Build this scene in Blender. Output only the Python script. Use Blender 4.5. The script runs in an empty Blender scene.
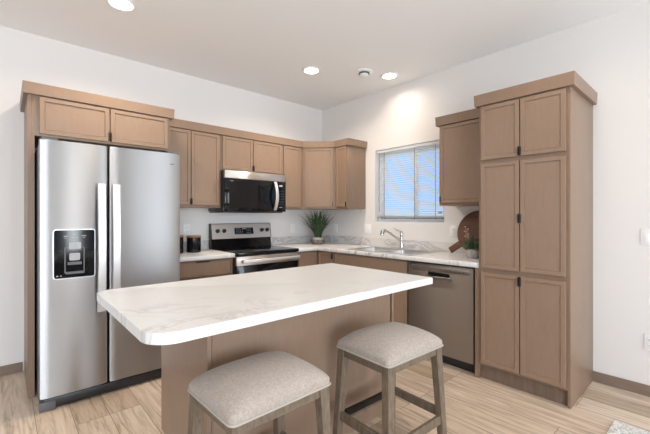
import bpy, bmesh, math, random
from mathutils import Vector, Matrix
random.seed(7)
R = math.radians
SC = bpy.context.scene
COL = SC.collection

# ---------------------------------------------------------------- camera
F_PX, YAW = 356.3, 41.9046
cd = bpy.data.cameras.new('camera'); cam = bpy.data.objects.new('camera', cd); COL.objects.link(cam)
cam.location = (-3.4166, -3.8702, 1.2861)
cam.rotation_euler = (R(90), 0, -R(YAW))
cd.sensor_fit = 'HORIZONTAL'; cd.sensor_width = 36; cd.lens = F_PX / 650 * 36
cd.shift_y = -1.07 / 650
cd.clip_start = 0.05; cd.clip_end = 200
SC.camera = cam

# ---------------------------------------------------------------- world, lights, exposure
SC.view_settings.view_transform = 'Standard'
SC.view_settings.look = 'None'
SC.view_settings.gamma = 1
SC.view_settings.use_curve_mapping = False
SC.view_settings.exposure = 0.0
SKY_STRENGTH = 1.35
SOUTH_W, WEST_W, LAMP_W, LIVING_LAMP_W = 66, 4, 14.5, 3.5
w = bpy.data.worlds.new('sky'); SC.world = w; w.use_nodes = True
nt = w.node_tree; nt.nodes.clear()
o_ = nt.nodes.new('ShaderNodeOutputWorld'); b_ = nt.nodes.new('ShaderNodeBackground')
tc = nt.nodes.new('ShaderNodeTexCoord'); sp = nt.nodes.new('ShaderNodeSeparateXYZ'); cr = nt.nodes.new('ShaderNodeValToRGB')
nt.links.new(tc.outputs['Generated'], sp.inputs[0]); nt.links.new(sp.outputs['Z'], cr.inputs[0])
nt.links.new(cr.outputs[0], b_.inputs[0]); nt.links.new(b_.outputs[0], o_.inputs[0])
cr.color_ramp.elements[0].position = 0.0; cr.color_ramp.elements[0].color = (0.55, 0.62, 0.68, 1)
cr.color_ramp.elements[1].position = 0.5; cr.color_ramp.elements[1].color = (0.30, 0.50, 0.86, 1)
e = cr.color_ramp.elements.new(0.03); e.color = (0.40, 0.60, 0.95, 1)
b_.inputs[1].default_value = SKY_STRENGTH

def area(name, loc, rot, sx, sy, power, color, shape='RECTANGLE'):
    d = bpy.data.lights.new(name, 'AREA'); d.shape = shape; d.size = sx; d.size_y = sy
    d.energy = power; d.color = color
    o = bpy.data.objects.new(name, d); COL.objects.link(o); o.location = loc; o.rotation_euler = rot
    return o
# daylight entering through the south living-room windows (behind the camera)
SOUTH = [(-5.9, -3.3), (-2.5, -2.2), (-1.25, -1.03), (-0.8, -0.1)]          # window spans in x on wall_south
WY = -7.2; WX = -7.6
for i, (a, b) in enumerate(SOUTH):
    area('daylight_south', ((a + b) / 2, WY - 0.02, 1.35), (R(108), 0, 0), b - a - .1, 1.9, SOUTH_W * (b - a) * (1.1 if b - a > 2 else 1.55 if b - a < .4 else .85), (0.86, 0.93, 1.0))
WEST = [(-5.6, -3.4), (-2.8, -1.2)]  # unseen west openings, added with their lamps as soft fill light
for (a, b) in WEST:
    area('added_fill_west', (WX - 0.02, (a + b) / 2, 1.4), (R(108), 0, -R(90)), b - a - .1, 1.5, WEST_W, (0.86, 0.93, 1.0))

# ---------------------------------------------------------------- materials
def mat(name, color, rough=0.5, metal=0.0, spec=0.5, emit=None, estr=0, coat=0):
    m = bpy.data.materials.new(name); m.use_nodes = True
    p = m.node_tree.nodes['Principled BSDF']
    p.inputs['Base Color'].default_value = (*color, 1); p.inputs['Roughness'].default_value = rough
    p.inputs['Metallic'].default_value = metal; p.inputs['Specular IOR Level'].default_value = spec
    if coat: p.inputs['Coat Weight'].default_value = coat; p.inputs['Coat Roughness'].default_value = .15
    if emit: p.inputs['Emission Color'].default_value = (*emit, 1); p.inputs['Emission Strength'].default_value = estr
    return m
def N(m, t): return m.node_tree.nodes.new(t)
def L(m, a, b): m.node_tree.links.new(a, b)
def P(m): return m.node_tree.nodes['Principled BSDF']
def coords(m, scale=(1, 1, 1), rot=(0, 0, 0)):
    g = N(m, 'ShaderNodeNewGeometry'); mp = N(m, 'ShaderNodeMapping')
    mp.inputs['Scale'].default_value = scale; mp.inputs['Rotation'].default_value = rot
    L(m, g.outputs['Position'], mp.inputs[0]); return mp.outputs[0]
def noise(m, vec, scale, detail=4, rough=.5, dist=0):
    n = N(m, 'ShaderNodeTexNoise'); n.inputs['Scale'].default_value = scale; n.inputs['Detail'].default_value = detail
    n.inputs['Roughness'].default_value = rough; n.inputs['Distortion'].default_value = dist
    L(m, vec, n.inputs['Vector']); return n.outputs['Fac']
def ramp(m, fac, stops):
    r = N(m, 'ShaderNodeValToRGB'); cr = r.color_ramp
    while len(cr.elements) < len(stops): cr.elements.new(0.5)
    for el, (p, c) in zip(cr.elements, stops): el.position = p; el.color = (*c, 1)
    L(m, fac, r.inputs[0]); return r.outputs[0]
def mix(m, fac, a, b, mode='MIX'):
    x = N(m, 'ShaderNodeMix'); x.data_type = 'RGBA'; x.blend_type = mode
    if isinstance(fac, (int, float)): x.inputs[0].default_value = fac
    else: L(m, fac, x.inputs[0])
    for v, s in ((a, x.inputs[6]), (b, x.inputs[7])):
        if isinstance(v, tuple): s.default_value = (*v, 1)
        else: L(m, v, s)
    return x.outputs[2]
def bump(m, h, strength, dist=0.01):
    b = N(m, 'ShaderNodeBump'); b.inputs['Strength'].default_value = strength; b.inputs['Distance'].default_value = dist
    L(m, h, b.inputs['Height']); L(m, b.outputs[0], P(m).inputs['Normal'])
M = {}
def wood(name, c1, c2, rough=.38, axis='z', sc=1.0):
    m = mat(name, c1, rough, spec=.4)
    s = {'z': (7, 7, 1.6), 'x': (1.1, 14, 14), 'y': (14, 1.1, 14)}[axis]
    v = coords(m, tuple(k * sc for k in s))
    f = noise(m, v, 5, 6, .6, .6)
    v2 = coords(m, (2.2, 2.2, 1.6)); f2 = noise(m, v2, 2.2, 3)
    c = ramp(m, f, [(.3, c2), (.7, c1)])
    c = mix(m, f2, c, mix(m, .35, c, c2), 'MIX')
    L(m, c, P(m).inputs['Base Color']); bump(m, f, .03, .001)
    return m
M['cab'] = wood('cabinet_wood', (.310, .213, .150), (.278, .186, .128), .36)
M['cabbox'] = wood('cabinet_frame_wood', (.285, .194, .136), (.255, .169, .116), .38)
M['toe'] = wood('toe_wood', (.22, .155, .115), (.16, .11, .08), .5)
M['stoolwood'] = wood('weathered_oak', (.235, .175, .12), (.11, .08, .055), .55, 'z', 2.2)
M['board'] = wood('board_wood', (.20, .085, .045), (.075, .03, .018), .45, 'y', 1.2)
M['lidwood'] = wood('lid_wood', (.35, .19, .10), (.22, .11, .06), .5, 'x', 2)
M['base'] = wood('baseboard_wood', (.27, .20, .155), (.20, .145, .11), .45, 'y')

def paint(name, c, rough=.75):
    m = mat(name, c, rough, spec=.25); v = coords(m); f = noise(m, v, 120, 3)
    f2 = noise(m, v, 6, 4); a = N(m, 'ShaderNodeMath'); a.operation = 'ADD'; L(m, f, a.inputs[0]); L(m, f2, a.inputs[1])
    bump(m, a.outputs[0], .08, .004); return m
M['wall'] = paint('wall_paint', (.81, .785, .765))
M['darkrefl'] = paint('dark_reflection_wall', (.13, .125, .12))  # unseen south wall, dark tone invented to darken what the steel reflects
M['ceil'] = paint('ceiling_paint', (.93, .93, .93))
M['white'] = mat('white_plastic', (.90, .90, .89), .35)
M['vinyl'] = mat('white_vinyl', (.85, .86, .86), .4)
M['slot'] = mat('slot_dark', (.08, .08, .08), .5)
M['black'] = mat('black_gloss', (.005, .005, .006), .08, spec=.32)
M['blackm'] = mat('black_satin', (.018, .018, .019), .35)
M['pull'] = mat('black_pull', (.02, .018, .017), .4, .3)
M['greyp'] = mat('grey_plastic', (.12, .12, .125), .4)
M['gap'] = mat('dark_gap', (.01, .01, .01), .7)
M['legend'] = mat('legend_print', (.42, .42, .42), .5)
M['display'] = mat('display_print', (.30, .36, .40), .3)
M['chrome'] = mat('chrome', (.70, .70, .71), .12, 1)
M['bronze'] = mat('dark_metal', (.045, .043, .042), .3, .9)
M['lamp'] = mat('lamp_glow', (1, 1, 1), .5, emit=(1.0, .93, .84), estr=9)
M['ring'] = mat('lamp_ring', (.85, .85, .84), .4)
def steel(name, c, rough=.24, horiz='x'):
    m = mat(name, c, rough, 1)
    s = {'x': (1.5, 1.5, 260), 'z': (200, 200, 2)}[horiz]
    v = coords(m, s); f = noise(m, v, 3, 3, .6)
    cv = N(m, 'ShaderNodeCombineXYZ'); cv.inputs[2].default_value = 1; L(m, cv.outputs[0], P(m).inputs['Tangent'])
    P(m).inputs['Anisotropic'].default_value = 1.0
    r = N(m, 'ShaderNodeMapRange'); L(m, f, r.inputs[0]); r.inputs['To Min'].default_value = rough - .03; r.inputs['To Max'].default_value = rough + .04
    L(m, r.outputs[0], P(m).inputs['Roughness']); return m
M['steel'] = steel('brushed_steel', (.46, .46, .465), .37)
M['steeld'] = steel('brushed_steel_warm', (.78, .73, .69), .42)
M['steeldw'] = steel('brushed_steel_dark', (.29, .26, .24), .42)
M['steels'] = mat('satin_steel_handle', (.74, .74, .74), .38, .75)
M['steeldl'] = mat('control_strip_steel', (.42, .39, .37), .35, 1)
M['sinksteel'] = mat('sink_steel', (.74, .73, .72), .36, 1)
M['panelsteel'] = mat('panel_steel', (.56, .53, .50), .34, .7)
# marble laminate
m = mat('marble_laminate', (.85, .85, .84), .3, spec=.45); v = coords(m, (1, 1.6, 1), (0, 0, R(-28)))
n1 = noise(m, v, 2.1, 7, .62, 1.6); vein = ramp(m, n1, [(.455, (0, 0, 0)), (.495, (1, 1, 1)), (.535, (0, 0, 0))])
n2 = noise(m, v, .9, 3, .5, .4); cl = ramp(m, n2, [(.42, (0, 0, 0)), (.68, (1, 1, 1))])
n3 = noise(m, v, 4.5, 6, .6, 1.0)
vm = N(m, 'ShaderNodeMath'); vm.operation = 'MULTIPLY'; L(m, vein, vm.inputs[0]); L(m, cl, vm.inputs[1])
c = mix(m, n3, (.72, .715, .705), (.77, .77, .765)); vs = N(m, 'ShaderNodeMath'); vs.operation = 'MULTIPLY'; vs.inputs[1].default_value = 1.0
L(m, vm.outputs[0], vs.inputs[0]); c = mix(m, vs.outputs[0], c, (.36, .34, .33)); L(m, c, P(m).inputs['Base Color'])
M['marble'] = m
# backsplash marble (stronger clouds)
m = mat('marble_splash', (.7, .7, .7), .3, spec=.4); v = coords(m, (1, 1, 2.0), (R(20), R(20), 0))
n1 = noise(m, v, 3.2, 6, .6, 1.2); c = ramp(m, n1, [(.35, (.70, .68, .67)), (.50, (.66, .645, .635)), (.53, (.42, .41, .40)), (.57, (.66, .64, .63)), (.8, (.74, .72, .71))])
L(m, c, P(m).inputs['Base Color']); M['splash'] = m
# floor planks
m = mat('oak_plank_floor', (.5, .4, .3), .38, spec=.4)
v = coords(m, (1, 1, 1), (0, 0, R(90)))
br = N(m, 'ShaderNodeTexBrick'); L(m, v, br.inputs['Vector']); br.inputs['Scale'].default_value = 1
br.inputs['Brick Width'].default_value = 1.22; br.inputs['Row Height'].default_value = .182; br.inputs['Mortar Size'].default_value = .0016
br.inputs['Color1'].default_value = (0, 0, 0, 1); br.inputs['Color2'].default_value = (1, 1, 1, 1); br.inputs['Mortar'].default_value = (.5, .5, .5, 1); br.inputs['Mortar Smooth'].default_value = .2
br.offset = .37; br.offset_frequency = 3; br.squash = 1
tint = ramp(m, br.outputs['Color'], [(0, (.44, .335, .245)), (.35, (.61, .49, .38)), (.7, (.70, .585, .475)), (1, (.50, .39, .295))])
cb = N(m, 'ShaderNodeCombineXYZ'); L(m, br.outputs['Color'], cb.inputs[0]); L(m, br.outputs['Color'], cb.inputs[1])
sc = N(m, 'ShaderNodeVectorMath'); sc.operation = 'SCALE'; sc.inputs['Scale'].default_value = 7; L(m, cb.outputs[0], sc.inputs[0])
g = coords(m, (22, 1.6, 1)); ad = N(m, 'ShaderNodeVectorMath'); ad.operation = 'ADD'; L(m, g, ad.inputs[0]); L(m, sc.outputs[0], ad.inputs[1])
gr = noise(m, ad.outputs[0], 1.3, 8, .65, .9)
grc = ramp(m, gr, [(.33, (.50, .44, .39)), (.5, (.93, .905, .88)), (.66, (1.14, 1.14, 1.14))])
c = mix(m, .85, tint, grc, 'MULTIPLY')
kn = noise(m, ad.outputs[0], .45, 4, .6, 2.5); knc = ramp(m, kn, [(.26, (.55, .50, .46)), (.40, (1, 1, 1))]); c = mix(m, .7, c, knc, 'MULTIPLY')
c = mix(m, br.outputs['Fac'], c, (.14, .10, .07)); L(m, c, P(m).inputs['Base Color']); bump(m, gr, .08, .002)
M['floor'] = m
# seat fabric
m = mat('seat_fabric', (.5, .46, .42), .9, spec=.15); v = coords(m); f = noise(m, v, 420, 3, .7); f2 = noise(m, v, 90, 4, .7)
c = ramp(m, f, [(.3, (.30, .25, .21)), (.7, (.53, .47, .415))]); c2 = ramp(m, f2, [(.35, (.82, .8, .78)), (.65, (1.05, 1.05, 1.05))])
c = mix(m, .8, c, c2, 'MULTIPLY'); L(m, c, P(m).inputs['Base Color']); bump(m, f, .5, .002); P(m).inputs['Sheen Weight'].default_value = .2
M['fabric'] = m
m = mat('seat_piping', (.42, .385, .345), .85, spec=.15); M['piping'] = m
m = mat('rug', (.7, .7, .68), .95, spec=.05); v = coords(m); f = noise(m, v, 55, 5, .8); c = ramp(m, f, [(.40, (.42, .42, .41)), (.5, (.78, .77, .75)), (.8, (.86, .85, .83))]); L(m, c, P(m).inputs['Base Color']); bump(m, f, .9, .01)
M['rug'] = m
m = mat('leaf', (.05, .11, .035), .5); v = coords(m); f = noise(m, v, 30, 2); L(m, ramp(m, f, [(.3, (.012, .03, .012)), (.7, (.055, .115, .045))]), P(m).inputs['Base Color']); M['grass'] = m
m = mat('leaf_grey', (.1, .15, .08), .6); v = coords(m); f = noise(m, v, 60, 2); L(m, ramp(m, f, [(.3, (.03, .07, .035)), (.7, (.17, .25, .14))]), P(m).inputs['Base Color']); M['leaf'] = m
M['flower'] = mat('flower_cream', (.75, .52, .36), .7)
M['soil'] = mat('soil', (.05, .035, .025), .9)
m = mat('pot_rib', (.3, .25, .2), .6); v = coords(m); f = noise(m, v, 25, 4); L(m, ramp(m, f, [(.35, (.10, .08, .07)), (.65, (.24, .20, .17))]), P(m).inputs['Base Color']); M['potbrown'] = m
m = mat('concrete', (.5, .48, .45), .8); v = coords(m); f = noise(m, v, 60, 5, .7); L(m, ramp(m, f, [(.3, (.36, .345, .32)), (.7, (.60, .58, .55))]), P(m).inputs['Base Color']); M['concrete'] = m
M['potcream'] = mat('pot_cream', (.42, .37, .32), .6)
M['blind'] = mat('blind_slat', (.90, .92, .93), .45)
m = bpy.data.materials.new('pane'); m.use_nodes = True; nt = m.node_tree; nt.nodes.clear()
o_ = nt.nodes.new('ShaderNodeOutputMaterial'); t_ = nt.nodes.new('ShaderNodeBsdfTransparent'); g_ = nt.nodes.new('ShaderNodeBsdfGlossy'); mx = nt.nodes.new('ShaderNodeMixShader'); fr = nt.nodes.new('ShaderNodeMath'); lw = nt.nodes.new('ShaderNodeLayerWeight')
t_.inputs[0].default_value = (.96, .98, .98, 1); g_.inputs['Roughness'].default_value = .02; fr.operation = 'POWER'; fr.inputs[1].default_value = 5; nt.links.new(lw.outputs['Facing'], fr.inputs[0])
nt.links.new(fr.outputs[0], mx.inputs[0]); nt.links.new(t_.outputs[0], mx.inputs[1]); nt.links.new(g_.outputs[0], mx.inputs[2]); nt.links.new(mx.outputs[0], o_.inputs[0])
M['pane'] = m

# ---------------------------------------------------------------- mesh helpers
def BM(): return bmesh.new()
def box(bm, x0, x1, y0, y1, z0, z1, bev=0, seg=2):
    xs, ys, zs = sorted((x0, x1)), sorted((y0, y1)), sorted((z0, z1))
    r = bmesh.ops.create_cube(bm, size=1)['verts']
    for v in r:
        v.co = Vector((xs[v.co.x > 0], ys[v.co.y > 0], zs[v.co.z > 0]))
    if bev:
        es = list({e for v in r for e in v.link_edges})
        bmesh.ops.bevel(bm, geom=es, offset=bev, segments=seg, affect='EDGES', profile=.5)
    return bm
# wall frames: u runs along the wall left to right as seen from the room, n comes out of the wall
def fa(u, n): return (u, -n)            # north wall: u = x
def fb(u, n): return (-n, -u)           # east wall: u = -y
def fbox(bm, f, u0, u1, n0, n1, z0, z1, bev=0, seg=2):
    a = f(u0, n0); b = f(u1, n1); return box(bm, a[0], b[0], a[1], b[1], z0, z1, bev, seg)
def cyl(bm, p0, p1, r0, r1=None, seg=20, caps=True):
    r1 = r0 if r1 is None else r1
    p0, p1 = Vector(p0), Vector(p1); d = p1 - p0
    q = d.to_track_quat('Z', 'Y').to_matrix().to_4x4(); q.translation = (p0 + p1) / 2
    bmesh.ops.create_cone(bm, cap_ends=caps, segments=seg, radius1=r0, radius2=r1, depth=d.length, matrix=q)
def tube(bm, pts, rad, seg=12):
    pts = [Vector(p) for p in pts]; rings = []
    rads = rad if isinstance(rad, (list, tuple)) else [rad] * len(pts)
    up = Vector((0.03, 0.02, 1)).normalized()
    for i, p in enumerate(pts):
        t = (pts[min(i + 1, len(pts) - 1)] - pts[max(i - 1, 0)]).normalized()
        a = t.cross(up)
        if a.length < .15: a = t.cross(Vector((1, 0, 0)))
        a.normalize(); b = t.cross(a)
        rings.append([bm.verts.new(p + (a * math.cos(k / seg * math.tau) + b * math.sin(k / seg * math.tau)) * rads[i]) for k in range(seg)])
    for r0, r1 in zip(rings, rings[1:]):
        for k in range(seg): bm.faces.new((r0[k], r0[(k + 1) % seg], r1[(k + 1) % seg], r1[k]))
    bm.faces.new(rings[0][::-1]); bm.faces.new(rings[-1])
def lathe(bm, prof, c=(0, 0, 0), seg=40, rib=0, nrib=0):
    rings = []
    for r, z in prof:
        ring = []
        for k in range(seg):
            a = k / seg * math.tau; rr = r * (1 + rib * math.cos(a * nrib)) if r > 1e-4 else r
            ring.append(bm.verts.new((c[0] + rr * math.cos(a), c[1] + rr * math.sin(a), c[2] + z)))
        rings.append(ring)
    for r0, r1 in zip(rings, rings[1:]):
        for k in range(seg): bm.faces.new((r0[k], r0[(k + 1) % seg], r1[(k + 1) % seg], r1[k]))
    bm.faces.new(rings[0][::-1]); bm.faces.new(rings[-1])
def prism(bm, poly, z0, z1):
    lo = [bm.verts.new((x, y, z0)) for x, y in poly]; hi = [bm.verts.new((x, y, z1)) for x, y in poly]
    bm.faces.new(lo[::-1]); bm.faces.new(hi); n = len(poly)
    for i in range(n): bm.faces.new((lo[i], lo[(i + 1) % n], hi[(i + 1) % n], hi[i]))
def cells(bm, xs, ys, mask, mk, t0, t1):
    """solid slab over the kept cells; mk(a,b,t) -> point"""
    vs = {}
    def v(i, j, t):
        if (i, j, t) not in vs: vs[(i, j, t)] = bm.verts.new(mk(xs[i], ys[j], (t0, t1)[t]))
        return vs[(i, j, t)]
    K = lambda i, j: 0 <= i < len(xs) - 1 and 0 <= j < len(ys) - 1 and mask(i, j)
    for i in range(len(xs) - 1):
        for j in range(len(ys) - 1):
            if not K(i, j): continue
            bm.faces.new((v(i, j, 1), v(i + 1, j, 1), v(i + 1, j + 1, 1), v(i, j + 1, 1)))
            bm.faces.new((v(i, j, 0), v(i, j + 1, 0), v(i + 1, j + 1, 0), v(i + 1, j, 0)))
            for di, dj, a, b in ((0, -1, (i, j), (i + 1, j)), (1, 0, (i + 1, j), (i + 1, j + 1)), (0, 1, (i + 1, j + 1), (i, j + 1)), (-1, 0, (i, j + 1), (i, j))):
                if not K(i + di, j + dj): bm.faces.new((v(*a, 0), v(*b, 0), v(*b, 1), v(*a, 1)))
def loc_of(p):
    v = Vector((0, 0, 0))
    while p is not None: v += p.location; p = p.parent
    return v
def obj(name, bm, m, parent=None, smooth=False, label=None, normals=True):
    if normals: bmesh.ops.recalc_face_normals(bm, faces=bm.faces)
    if parent is not None: off = loc_of(parent)
    else:
        xs = [v.co for v in bm.verts]; lo = [min(c[i] for c in xs) for i in range(3)]; hi = [max(c[i] for c in xs) for i in range(3)]
        off = Vector(((lo[0] + hi[0]) / 2, (lo[1] + hi[1]) / 2, lo[2]))
    for v in bm.verts: v.co -= off
    me = bpy.data.meshes.new(name); bm.to_mesh(me); bm.free()
    mats = m if isinstance(m, list) else [m]
    for x in mats: me.materials.append(M[x])
    if smooth:
        for p in me.polygons: p.use_smooth = True
        me.set_sharp_from_angle(angle=R(35))
    o = bpy.data.objects.new(name, me); COL.objects.link(o)
    if parent is not None: o.parent = parent
    else: o.location = off
    if label: o['label'] = label
    return o
def tag(o, label, cat, group=None):
    o['label'] = label; o['category'] = cat
    if group: o['group'] = group
    return o
def thing(name, label, cat, loc=(0, 0, 0), group=None):
    o = bpy.data.objects.new(name, None); COL.objects.link(o); o.location = loc; o.empty_display_size = .1
    return tag(o, label, cat, group)
def struct(name, bm, m, parent=None):
    o = obj(name, bm, m, parent)
    if parent is None: o['kind'] = 'structure'
    return o
def bx(name, m, parent, *a, **k):
    lab = k.pop('label', None)
    bm = BM(); box(bm, *a, **k); return obj(name, bm, m, parent, smooth=bool(k.get('bev')), label=lab)
def fx(name, m, parent, f, *a, **k):
    lab = k.pop('label', None)
    bm = BM(); fbox(bm, f, *a, **k); return obj(name, bm, m, parent, smooth=bool(k.get('bev')), label=lab)

def marks(name, m, parent, lst):
    for q in lst: bx(name, m, parent, *q)

# ---------------------------------------------------------------- room shell
H = 2.815; T = .15
bm = BM(); box(bm, WX - T, T, WY - T, T, -.1, 0); struct('floor', bm, 'floor')
bm = BM(); box(bm, WX - T, T, WY - T, T, H, H + .1); struct('ceiling', bm, 'ceil')
bm = BM(); box(bm, WX - T, T, 0, T, 0, H); struct('wall_north', bm, 'wall')
WIN = dict(u0=.994, u1=1.93, z0=1.216, z1=2.095)
bm = BM(); us = [0, WIN['u0'], WIN['u1'], -WY + T]; zs = [0, WIN['z0'], WIN['z1'], H]
cells(bm, us, zs, lambda i, j: not (i == 1 and j == 1), lambda a, b, t: (t, -a, b), 0, T); struct('wall_east', bm, 'wall')
bm = BM(); xs = [WX] + [v for s in SOUTH for v in s] + [0]; zs = [0, .35, 2.35, H]
cells(bm, xs, zs, lambda i, j: not (i % 2 == 1 and j == 1), lambda a, b, t: (a, WY - t, b), 0, T); struct('wall_south', bm, 'darkrefl')
bm = BM(); ys = [WY - T] + [v for s in WEST for v in s] + [0]; zs = [0, .6, 2.2, H]
cells(bm, ys, zs, lambda i, j: not (i % 2 == 1 and j == 1), lambda a, b, t: (WX - t, a, b), 0, T); struct('wall_west', bm, 'wall')
bm = BM(); box(bm, -.014, 0, -3.195, WY, 0, .079, .003); struct('baseboard_east', bm, 'base')
bm = BM(); box(bm, WX, -3.31, -.014, 0, 0, .079, .003); struct('baseboard_north', bm, 'base')
bm = BM(); box(bm, WX, -.014, WY, WY + .014, 0, .079, .003); struct('baseboard_south', bm, 'base')
bm = BM(); box(bm, WX, WX + .014, WY + .014, -.014, 0, .079, .003); struct('baseboard_west', bm, 'base')
# living-room windows behind the camera; the west pair is added for soft light
def win_frame(bm, mk, a, b, z0, z1, n0, n1, w=.045):
    for (p, q, c, d) in ((a, a + w, z0, z1), (b - w, b, z0, z1), (a + w, b - w, z0, z0 + w), (a + w, b - w, z1 - w, z1), ((a + b) / 2 - w / 2, (a + b) / 2 + w / 2, z0 + w, z1 - w)):
        P0 = mk(p, n0, c); P1 = mk(q, n1, d); box(bm, P0[0], P1[0], P0[1], P1[1], P0[2], P1[2])
k = 2
for (a, b) in SOUTH:
    bm = BM(); win_frame(bm, lambda u, n, z: (u, WY - n, z), a, b, .35, 2.35, .06, .11)
    wo = struct('window_%d' % k, bm, 'vinyl'); k += 1
for (a, b) in WEST:  # added frames for the west fill light openings
    bm = BM(); win_frame(bm, lambda u, n, z: (WX - n, u, z), a, b, .6, 2.2, .06, .11)
    wo = struct('window_%d' % k, bm, 'vinyl'); k += 1

# kitchen window
u0, u1, z0, z1 = WIN['u0'], WIN['u1'], WIN['z0'], WIN['z1']
bm = BM(); fbox(bm, fb, u0, u0 + .035, -.14, -.085, z0, z1); fbox(bm, fb, u1 - .035, u1, -.14, -.085, z0, z1)
fbox(bm, fb, u0 + .035, u1 - .035, -.14, -.085, z0, z0 + .035); fbox(bm, fb, u0 + .035, u1 - .035, -.14, -.085, z1 - .035, z1)
w1 = struct('window_1', bm, 'vinyl'); wm = (u0 + u1) / 2 + .055
for (a, b, n) in ((u0 + .035, wm + .02, -.105), (wm - .02, u1 - .035, -.125)):
    bm = BM(); s = .04
    for q in ((a, a + s, z0 + .035, z1 - .035), (b - s, b, z0 + .035, z1 - .035), (a + s, b - s, z0 + .035, z0 + .075), (a + s, b - s, z1 - .075, z1 - .035)):
        fbox(bm, fb, q[0], q[1], n - .009, n + .009, q[2], q[3])
    so = obj('sash', bm, 'vinyl', w1)
    bm = BM(); fbox(bm, fb, a + s, b - s, n - .002, n + .002, z0 + .075, z1 - .075); obj('pane', bm, 'pane', so)
bm = BM(); fbox(bm, fb, u1 - .14, u1 - .095, -.121, -.120, z0 + .09, z0 + .125)
M['sticker'] = mat('sticker_green', (.45, .62, .42), .5); obj('window_sticker', bm, 'sticker', w1)
# blind
bl = thing('window_blind', 'white horizontal slat blind lowered inside the window over the sink', 'window blind', (-(-.045), -(u0 + u1) / 2, z0))
fx('head_rail', 'blind', bl, fb, u0 + .006, u1 - .006, -.065, -.02, z1 - .035, z1 - .001, bev=.003)
bm = BM(); zt = z1 - .05; n = 31; zb = z0 + .068
for i in range(n):
    z = zb + (zt - zb) * i / (n - 1); hw = .0125; tl = .0048
    pts = []
    for s_, zz in ((-1, -tl), (0, .0012), (1, tl)):
        pts.append((-.043 + s_ * hw, z + zz))
    for (na, za), (nb, zb_) in zip(pts, pts[1:]):
        pass
    A = [bm.verts.new((*fb(u0 + .01, na), za)) for na, za in pts]; B = [bm.verts.new((*fb(u1 - .01, na), za)) for na, za in pts]
    A2 = [bm.verts.new((*fb(u0 + .01, na), za - .0009)) for na, za in pts]; B2 = [bm.verts.new((*fb(u1 - .01, na), za - .0009)) for na, za in pts]
    for q in range(2):
        bm.faces.new((A[q], A[q + 1], B[q + 1], B[q])); bm.faces.new((A2[q], B2[q], B2[q + 1], A2[q + 1]))
    bm.faces.new((A[0], B[0], B2[0], A2[0])); bm.faces.new((A[2], A2[2], B2[2], B[2]))
    bm.faces.new((A[0], A2[0], A2[1], A[1])); bm.faces.new((A[1], A2[1], A2[2], A[2]))
    bm.faces.new((B[0], B[1], B2[1], B2[0])); bm.faces.new((B[1], B[2], B2[2], B2[1]))
obj('slats', bm, 'blind', bl)
M['railgrey'] = mat('rail_grey', (.16, .17, .18), .5)
fx('bottom_rail', 'railgrey', bl, fb, u0 + .008, u1 - .008, -.057, -.029, z0 + .038, z0 + .052, bev=.003, label='grey bottom rail')
for u in (u0 + .12, wm + .03, u1 - .12):
    fx('ladder_cord', 'railgrey', bl, fb, u - .0025, u + .0025, -.0295, -.028, z0 + .03, z1 - .035)
bm = BM(); tube(bm, [(*fb(u0 + .05, -.018), z1 - .04), (*fb(u0 + .052, -.017), z0 + .12)], .0035, 6)
obj('tilt_wand', bm, 'railgrey', bl)

# ---------------------------------------------------------------- cabinets
def door(parent, p0, p1, z0, z1, th=.019, frame=.036, name='door', m='cab'):
    """shaker door; p0->p1 is the back line in plan, left to right; faces outward"""
    p0, p1 = Vector(p0), Vector(p1); d = (p1 - p0); w = d.length; d.normalize(); n = Vector((d.y, -d.x))
    bm = BM(); box(bm, 0, w, 0, th, z0, z1, .0018, 1)
    f = max((f for f in bm.faces if f.normal.y > .9), key=lambda f: f.calc_area())
    bmesh.ops.inset_region(bm, faces=[f], thickness=frame, depth=0)
    bmesh.ops.inset_region(bm, faces=[f], thickness=.005, depth=-.007)
    bmesh.ops.inset_region(bm, faces=[f], thickness=.003, depth=0)
    bmesh.ops.inset_region(bm, faces=[f], thickness=.002, depth=.0015)
    for v in bm.verts:
        q = p0 + d * v.co.x + n * v.co.y; v.co = Vector((q.x, q.y, v.co.z))
    return obj(name, bm, m, parent)
def pull(dr, p0, p1, side, z0, z1, th=.019, w=.006):
    """black tab pull on a door edge; side 'r' or 'l'"""
    p0, p1 = Vector(p0), Vector(p1); d = (p1 - p0); W = d.length; d.normalize(); n = Vector((d.y, -d.x))
    u0, u1 = (W - w, W + .0008) if side == 'r' else (-.0008, w)
    bm = BM(); box(bm, u0, u1, th - .001, th + .016, z0, z1, .0015, 1)
    for v in bm.verts:
        q = p0 + d * v.co.x + n * v.co.y; v.co = Vector((q.x, q.y, v.co.z))
    return obj('door_pull', bm, 'pull', dr)
def sweep(path, prof):
    bm = BM(); rings = []; pts = [Vector(p) for p in path]
    ns = []
    for a, b in zip(pts, pts[1:]):
        d = (b - a).normalized(); ns.append(Vector((d.y, -d.x)))
    for i, p in enumerate(pts):
        if i == 0: n = ns[0]
        elif i == len(pts) - 1: n = ns[-1]
        else:
            n = (ns[i - 1] + ns[i]); n = n / (n.length_squared) * 2 if True else n
            n = n * 1.0
        rings.append([bm.verts.new((p.x + n.x * o, p.y + n.y * o, z)) for o, z in prof])
    k = len(prof)
    for r0, r1 in zip(rings, rings[1:]):
        for j in range(k): bm.faces.new((r0[j], r1[j], r1[(j + 1) % k], r0[(j + 1) % k]))
    bm.faces.new(rings[0]); bm.faces.new(rings[-1][::-1])
    return bm
def crown_prof(z0, z1): return [(-.012, z0), (.024, z0), (.025, z0 + .003), (.028, z1 - .003), (.028, z1), (-.012, z1)]
BZ, TZ = 1.372, 2.145       # wall cabinet bottom and top
UD = .316                   # wall cabinet depth

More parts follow.
